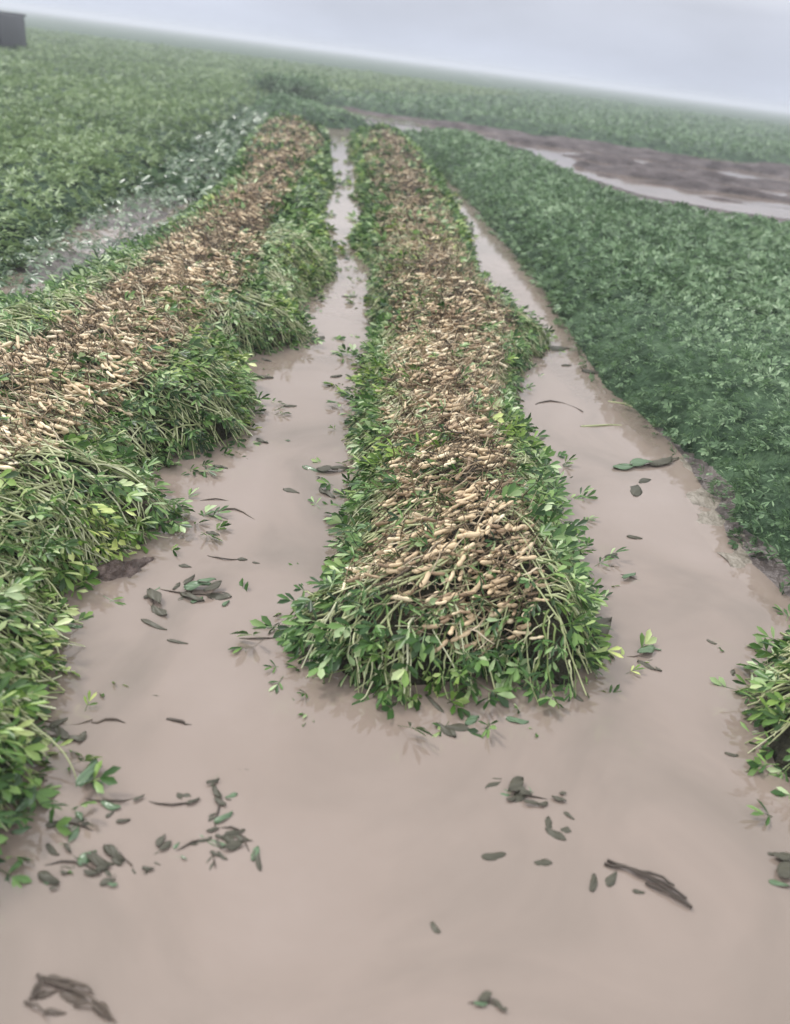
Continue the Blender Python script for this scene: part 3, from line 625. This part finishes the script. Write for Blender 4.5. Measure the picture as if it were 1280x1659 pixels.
twig([(940, 690), (975, 690), (1008, 688)], .006, 'straight pale stick floating in the right channel', mat='stem'); twig([(985, 650), (1010, 655), (1035, 662)], .005, 'thin stick pointing out from the right bank', mat='stem')
twig([(868, 655), (890, 650), (920, 655), (945, 668)], .005, 'thin bent stem in the right channel above the straight pale stick')
f_leaf(958, 604, 34, -5, 'dark leaf against the right bank in the channel'); f_leaf(918, 592, 20, 0, 'small leaf in the middle of the right channel beside the dark leaf')
sprig(1018, 936, [[(1000, 928), (1020, 936), (1038, 940)]], [(1018, 936, 30, 25, .01), (1004, 930, 22, -30), (1028, 941, 24, -5)], 'small black sprig just right of the middle windrow', group=G)
f_leaf(1028, 871, 28, -5, 'leaf floating above the small black sprig right of the middle windrow'); f_leaf(990, 900, 26, 10, 'dark leaf between the small black sprig and the middle windrow')
sprig(528, 762, [[(492, 758), (525, 765), (565, 764)]], [(505, 760, 30, -15), (530, 764, 34, 0, .01), (550, 762, 32, 5, .01), (520, 760, 24, 15)], 'dark horizontal sprig sticking out left of the middle windrow', group=G)
f_leaf(472, 796, 32, -10, 'dark leaf below the horizontal sprig in the left channel'); f_leaf(530, 800, 36, -25, 'dark leaf close against the middle windrow under the horizontal sprig')
f_leaf(432, 584, 20, -15, 'upper of two small leaves at the notch of the left windrow'); f_leaf(430, 612, 30, -5, 'lower leaf at the notch of the left windrow', w=.5)
f_leaf(470, 658, 24, 0, 'small leaf high in the left channel'); f_leaf(425, 715, 22, -25, 'leaf at the water edge of the left windrow shoulder'); f_leaf(358, 757, 26, -10, 'slim leaf under the shoulder of the left windrow')
twig([(350, 828), (380, 826), (415, 842)], .004, 'curved brown stem in the middle of the left channel'); twig([(325, 811), (350, 809), (372, 811)], .003, 'short straight stem above the curved brown stem')
f_leaf(355, 838, 40, -8, 'sunken green leaf beside the curved brown stem', lift=-.004); f_leaf(345, 865, 26, -10, 'small dark leaf under the curved brown stem')
f_leaf(300, 918, 24, -5, 'small black leaf right of the mud heap'); f_leaf(393, 907, 18, 0, 'tiny leaf right of a thin trailing stem in the left channel', w=.5); twig([(335, 900), (362, 906), (398, 907)], .003, 'thin trailing stem ending at a tiny leaf in the left channel')
f_leaf(415, 912, 14, -5, 'speck of leaf right of the thin trailing stem'); f_leaf(250, 1126, 46, 0, 'dim sunken leaf high above the two floating twigs', lift=-.006); f_leaf(232, 1206, 30, 0, 'dim sunken leaf below the short black twig', lift=-.005)
twig([(388, 1034), (420, 1036), (455, 1032)], .003, 'thin grey stem trailing left from the middle windrow front'); f_leaf(395, 1246, 24, 0, 'dim little leaf above the tall narrow weed clump', lift=-.003)
f_leaf(722, 1184, 44, -40, 'brown leaf in front of the middle windrow, left of a crossed pair', mat='dead'); f_leaf(742, 1180, 46, -12, 'brown leaf crossing another in front of the middle windrow'); f_leaf(765, 1168, 30, 25, 'pale curled leaf behind the crossed pair of brown leaves', mat='pale_leaf')
f_leaf(838, 1167, 42, -5, 'flat pale leaf alone in front of the middle windrow', mat='pale_leaf'); f_leaf(705, 1140, 50, -45, 'long pale leaf hanging off the front of the middle windrow', w=.2)
f_leaf(935, 1128, 30, -40, 'dark leaf at the right foot of the middle windrow front'); f_leaf(968, 1035, 56, 35, 'large dark leaf sticking up at the right corner of the middle windrow', lift=.04); f_leaf(955, 1062, 44, -50, 'black leaf under the large dark leaf at the windrow corner', lift=.03)
sprig(1262, 1405, [[(1250, 1390), (1275, 1400)], [(1238, 1432), (1280, 1440)]], [(1266, 1390, 34, -10, .01), (1275, 1415, 36, 20, .01), (1262, 1432, 34, -5), (1252, 1384, 22, 5), (1285, 1400, 40, 10)], 'dark wet leaves cut by the right edge below the windrow end', group=G)
for x, y, L, a, t in ((566, 481, 26, 0, 'dark leaf between the two windrows, higher up the left channel'), (514, 551, 24, 30, 'dark leaf on the green shoulder of the left windrow'), (545, 610, 20, 10, 'small leaf in the left channel beside the middle windrow'), (1185, 1222, 26, -10, 'thin leaf left of the windrow end at the right edge'),
                   (770, 422, 24, -20, 'dark leaf beside the middle windrow far up the right channel'), (905, 566, 40, 5, 'large leaf lying off the right bulge of the middle windrow'), (872, 712, 26, 25, 'dark leaf off the waist of the middle windrow'), (760, 375, 22, -50, 'small dark leaf in the far right channel'), (820, 388, 22, 10, 'dark leaf at the bank of the far right channel'), (1045, 610, 0, 0, '')):
    if L: f_leaf(x, y, L, a, t)

# mud heap breaking the surface
def mud_heap():
    c = px(190, 925); b = MB(); n, mrg = 40, 26; v = []; f = []
    ax = px(225, 912) - px(105, 945); la = math.atan2(ax[1], ax[0]); rx = np.hypot(*ax[:2]) / 2; ry = rx * .42
    for i in range(mrg):
        for j in range(n):
            u = i / (mrg - 1); a = j / n * 2 * math.pi
            x, y = u * rx * math.cos(a) * (1 + .2 * math.sin(3 * a)), u * ry * math.sin(a) * (1 + .15 * math.cos(4 * a))
            h = .04 * (1 - u ** 1.6) + (float(fbm(np.array([x * 30 + 9.]), np.array([y * 45 + 3.]), 3)[0]) - .5) * .045 - .008
            v.append((x * math.cos(la) - y * math.sin(la) + c[0], x * math.sin(la) + y * math.cos(la) + c[1], h))
    for i in range(mrg - 1):
        for j in range(n): a, q = i * n + j, i * n + (j + 1) % n; f.append([a, a + n, q + n, q])
    b.add(v, f); tag(b.build('mud_heap', MAT['clod'], smooth=True, at=tuple(c)), 'dark brown heap of mud breaking the water beside the left windrow', 'mud heap')
MAT['clod'] = noise_mat('dark_mud', [(0.3, (0.035, 0.022, 0.017)), (0.5, (0.085, 0.058, 0.048)), (0.7, (0.17, 0.125, 0.11))], scale=22, bump=1.0, bscale=60, bdist=0.02, rough=0.35)
mud_heap()

# ------------------------------------------------------------------ far shrub and trailer
def shrub():
    c = px(470, 166); root = empty('bush', tuple(c), 'dark rounded bush where the windrows end, in the haze', 'bush'); b = MB(); K = 6
    n = 26; a = R.uniform(0, 6.28, n); D = np.stack([np.cos(a) * R.uniform(.3, 1, n), np.sin(a) * R.uniform(.3, 1, n)], 1); t = np.linspace(0, 1, K)
    P = np.zeros((n, K, 3)); P[:, :, :2] = c[:2] + D[:, None, :] * t[None, :, None] * 1.3; P[:, :, 2] = t[None] ** .8 * R.uniform(.25, .6, n)[:, None]
    b.tubes(P, np.full((n, K), .018) * np.linspace(1, .3, K), 5); b.build('branches', MAT['twig'], root, smooth=True)
    m = 1900; q = R.integers(0, n, m); k = R.integers(2, K, m); Q = P[q, k] + R.normal(0, .13, (m, 3)); Q[:, 2] = np.maximum(Q[:, 2], .05)
    b = MB(); b.inst(FAR_LEAF, Q, R.normal(0, 1, (m, 3)), R.normal(0, 1, (m, 3)) + np.array([0, 0, .8]), R.uniform(.1, .2, m)); tag(b.build('foliage', MAT['crop'], root), kind='stuff')
shrub()

def cyl(b, c, axis, r, h, n=20):
    ax = Vector(axis).normalized(); q = ax.to_track_quat('Z', 'Y'); v = []
    for z in (-h / 2, h / 2):
        for rr in (r, r * .55):
            for k in range(n): v.append(tuple(Vector(c) + q @ Vector((rr * math.cos(k / n * 6.28318), rr * math.sin(k / n * 6.28318), z))))
    f = []
    for k in range(n):
        j = (k + 1) % n; f += [[k, j, 2 * n + j, 2 * n + k], [k, n + k, n + j, j], [2 * n + k, 2 * n + j, 3 * n + j, 3 * n + k], [n + k, 3 * n + k, 3 * n + j, n + j]]
    b.add(v, f)

def box(b, c, s, rot=0.0):
    v = []; cr, sr = math.cos(rot), math.sin(rot)
    for x, y, z in [(-1, -1, -1), (1, -1, -1), (1, 1, -1), (-1, 1, -1), (-1, -1, 1), (1, -1, 1), (1, 1, 1), (-1, 1, 1)]:
        x, y, z = x * s[0] / 2, y * s[1] / 2, z * s[2] / 2; v.append((c[0] + x * cr - y * sr, c[1] + x * sr + y * cr, c[2] + z))
    b.add(v, [[0, 3, 2, 1], [4, 5, 6, 7], [0, 1, 5, 4], [1, 2, 6, 5], [2, 3, 7, 6], [3, 0, 4, 7]])

def trailer():
    e = px(8, 98); k = e[1]; c = np.array([e[0] - 1.35, e[1] + .9, 0]); root = empty('box_trailer', tuple(c), 'dark grey boxy trailer standing in the light crop, at the upper left edge', 'trailer')
    def mk(name, fn, mat='steel', smooth=False, par=None):
        b = MB(); fn(b); o = b.build(name, MAT[mat], root, smooth=smooth)
        md = o.modifiers.new('bevel', 'BEVEL'); md.width = .02; md.segments = 2; md.limit_method = 'ANGLE'; return o
    T = TRH
    mk('body', lambda b: (box(b, (c[0], c[1], (T + .42) / 2), (2.6, 1.7, T - .42)), [box(b, (c[0] + x, c[1] - .865, (T + .42) / 2), (.06, .03, T - .5)) for x in (-1.2, -.6, 0, .6, 1.2)]))
    mk('rim_rail', lambda b: (box(b, (c[0], c[1] - .88, T + .03), (2.7, .07, .06)), box(b, (c[0], c[1] + .88, T + .03), (2.7, .07, .06))))
    mk('drawbar', lambda b: box(b, (c[0] - 2.0, c[1], .45), (1.4, .08, .08)))
    for sx in (-.6, .6):
        for sy in (-1, 1):
            mk('wheel', lambda b: cyl(b, (c[0] + sx, c[1] + sy * .95, .32), (0, 1, 0), .32, .2), 'rubber')
TRH = 1.3
trailer()

# ------------------------------------------------------------------ damp air
MATH = bpy.data.materials.new('haze'); MATH.use_nodes = True; t_ = MATH.node_tree; t_.nodes.clear()
vo = t_.nodes.new('ShaderNodeVolumePrincipled'); oo = t_.nodes.new('ShaderNodeOutputMaterial'); t_.links.new(vo.outputs[0], oo.inputs['Volume'])
vo.inputs['Color'].default_value = (0.82, 0.86, 0.93, 1); vo.inputs['Density'].default_value = 0.0045; vo.inputs['Anisotropy'].default_value = 0.2
b = MB(); box(b, (0, 0, .55), (1800, 1800, 4.1)); b.build('haze', MATH, kind='stuff')

def silt_bank():
    E = np.array([px(*p)[:2] for p in ((1090, 712), (1128, 770), (1165, 840), (1195, 890), (1240, 935), (1290, 965), (1370, 1010))])
    t = np.linspace(0, len(E) - 1, 70); Pm = np.stack([np.interp(t, np.arange(len(E)), E[:, k]) for k in (0, 1)], 1); T = np.gradient(Pm, axis=0); T = unit(T); Nn = np.stack([-T[:, 1], T[:, 0]], 1)
    ws = np.linspace(-.12, .2, 14); v = []
    for i in range(70):
        for w in ws:
            k = w * math.sin(math.pi * (i + .5) / 70) ** .4 * (.3 + 1.1 * float(fbm(np.array([i * .17]), np.array([2.]))[0])); q = Pm[i] + Nn[i] * k
            nzv = float(fbm(np.array([q[0] * 9]), np.array([q[1] * 9]), 6)[0]); v.append((q[0], q[1], .001 + .10 * w * (w > 0) + .05 * w * (w < 0) + (nzv - .5) * .035))
    f = []
    for i in range(69):
        for j in range(13): a = i * 14 + j; f.append([a, a + 14, a + 15, a + 1])
    b = MB(); b.add(v, f); tag(b.build('silt_bank', MAT['silt'], smooth=True), kind='structure')
MAT['silt'] = noise_mat('pale_silt', [(0.3, (0.15, 0.13, 0.105)), (0.5, (0.235, 0.205, 0.17)), (0.7, (0.32, 0.285, 0.245))], scale=12, bump=.8, bscale=40, bdist=.02, rough=.35)
silt_bank()
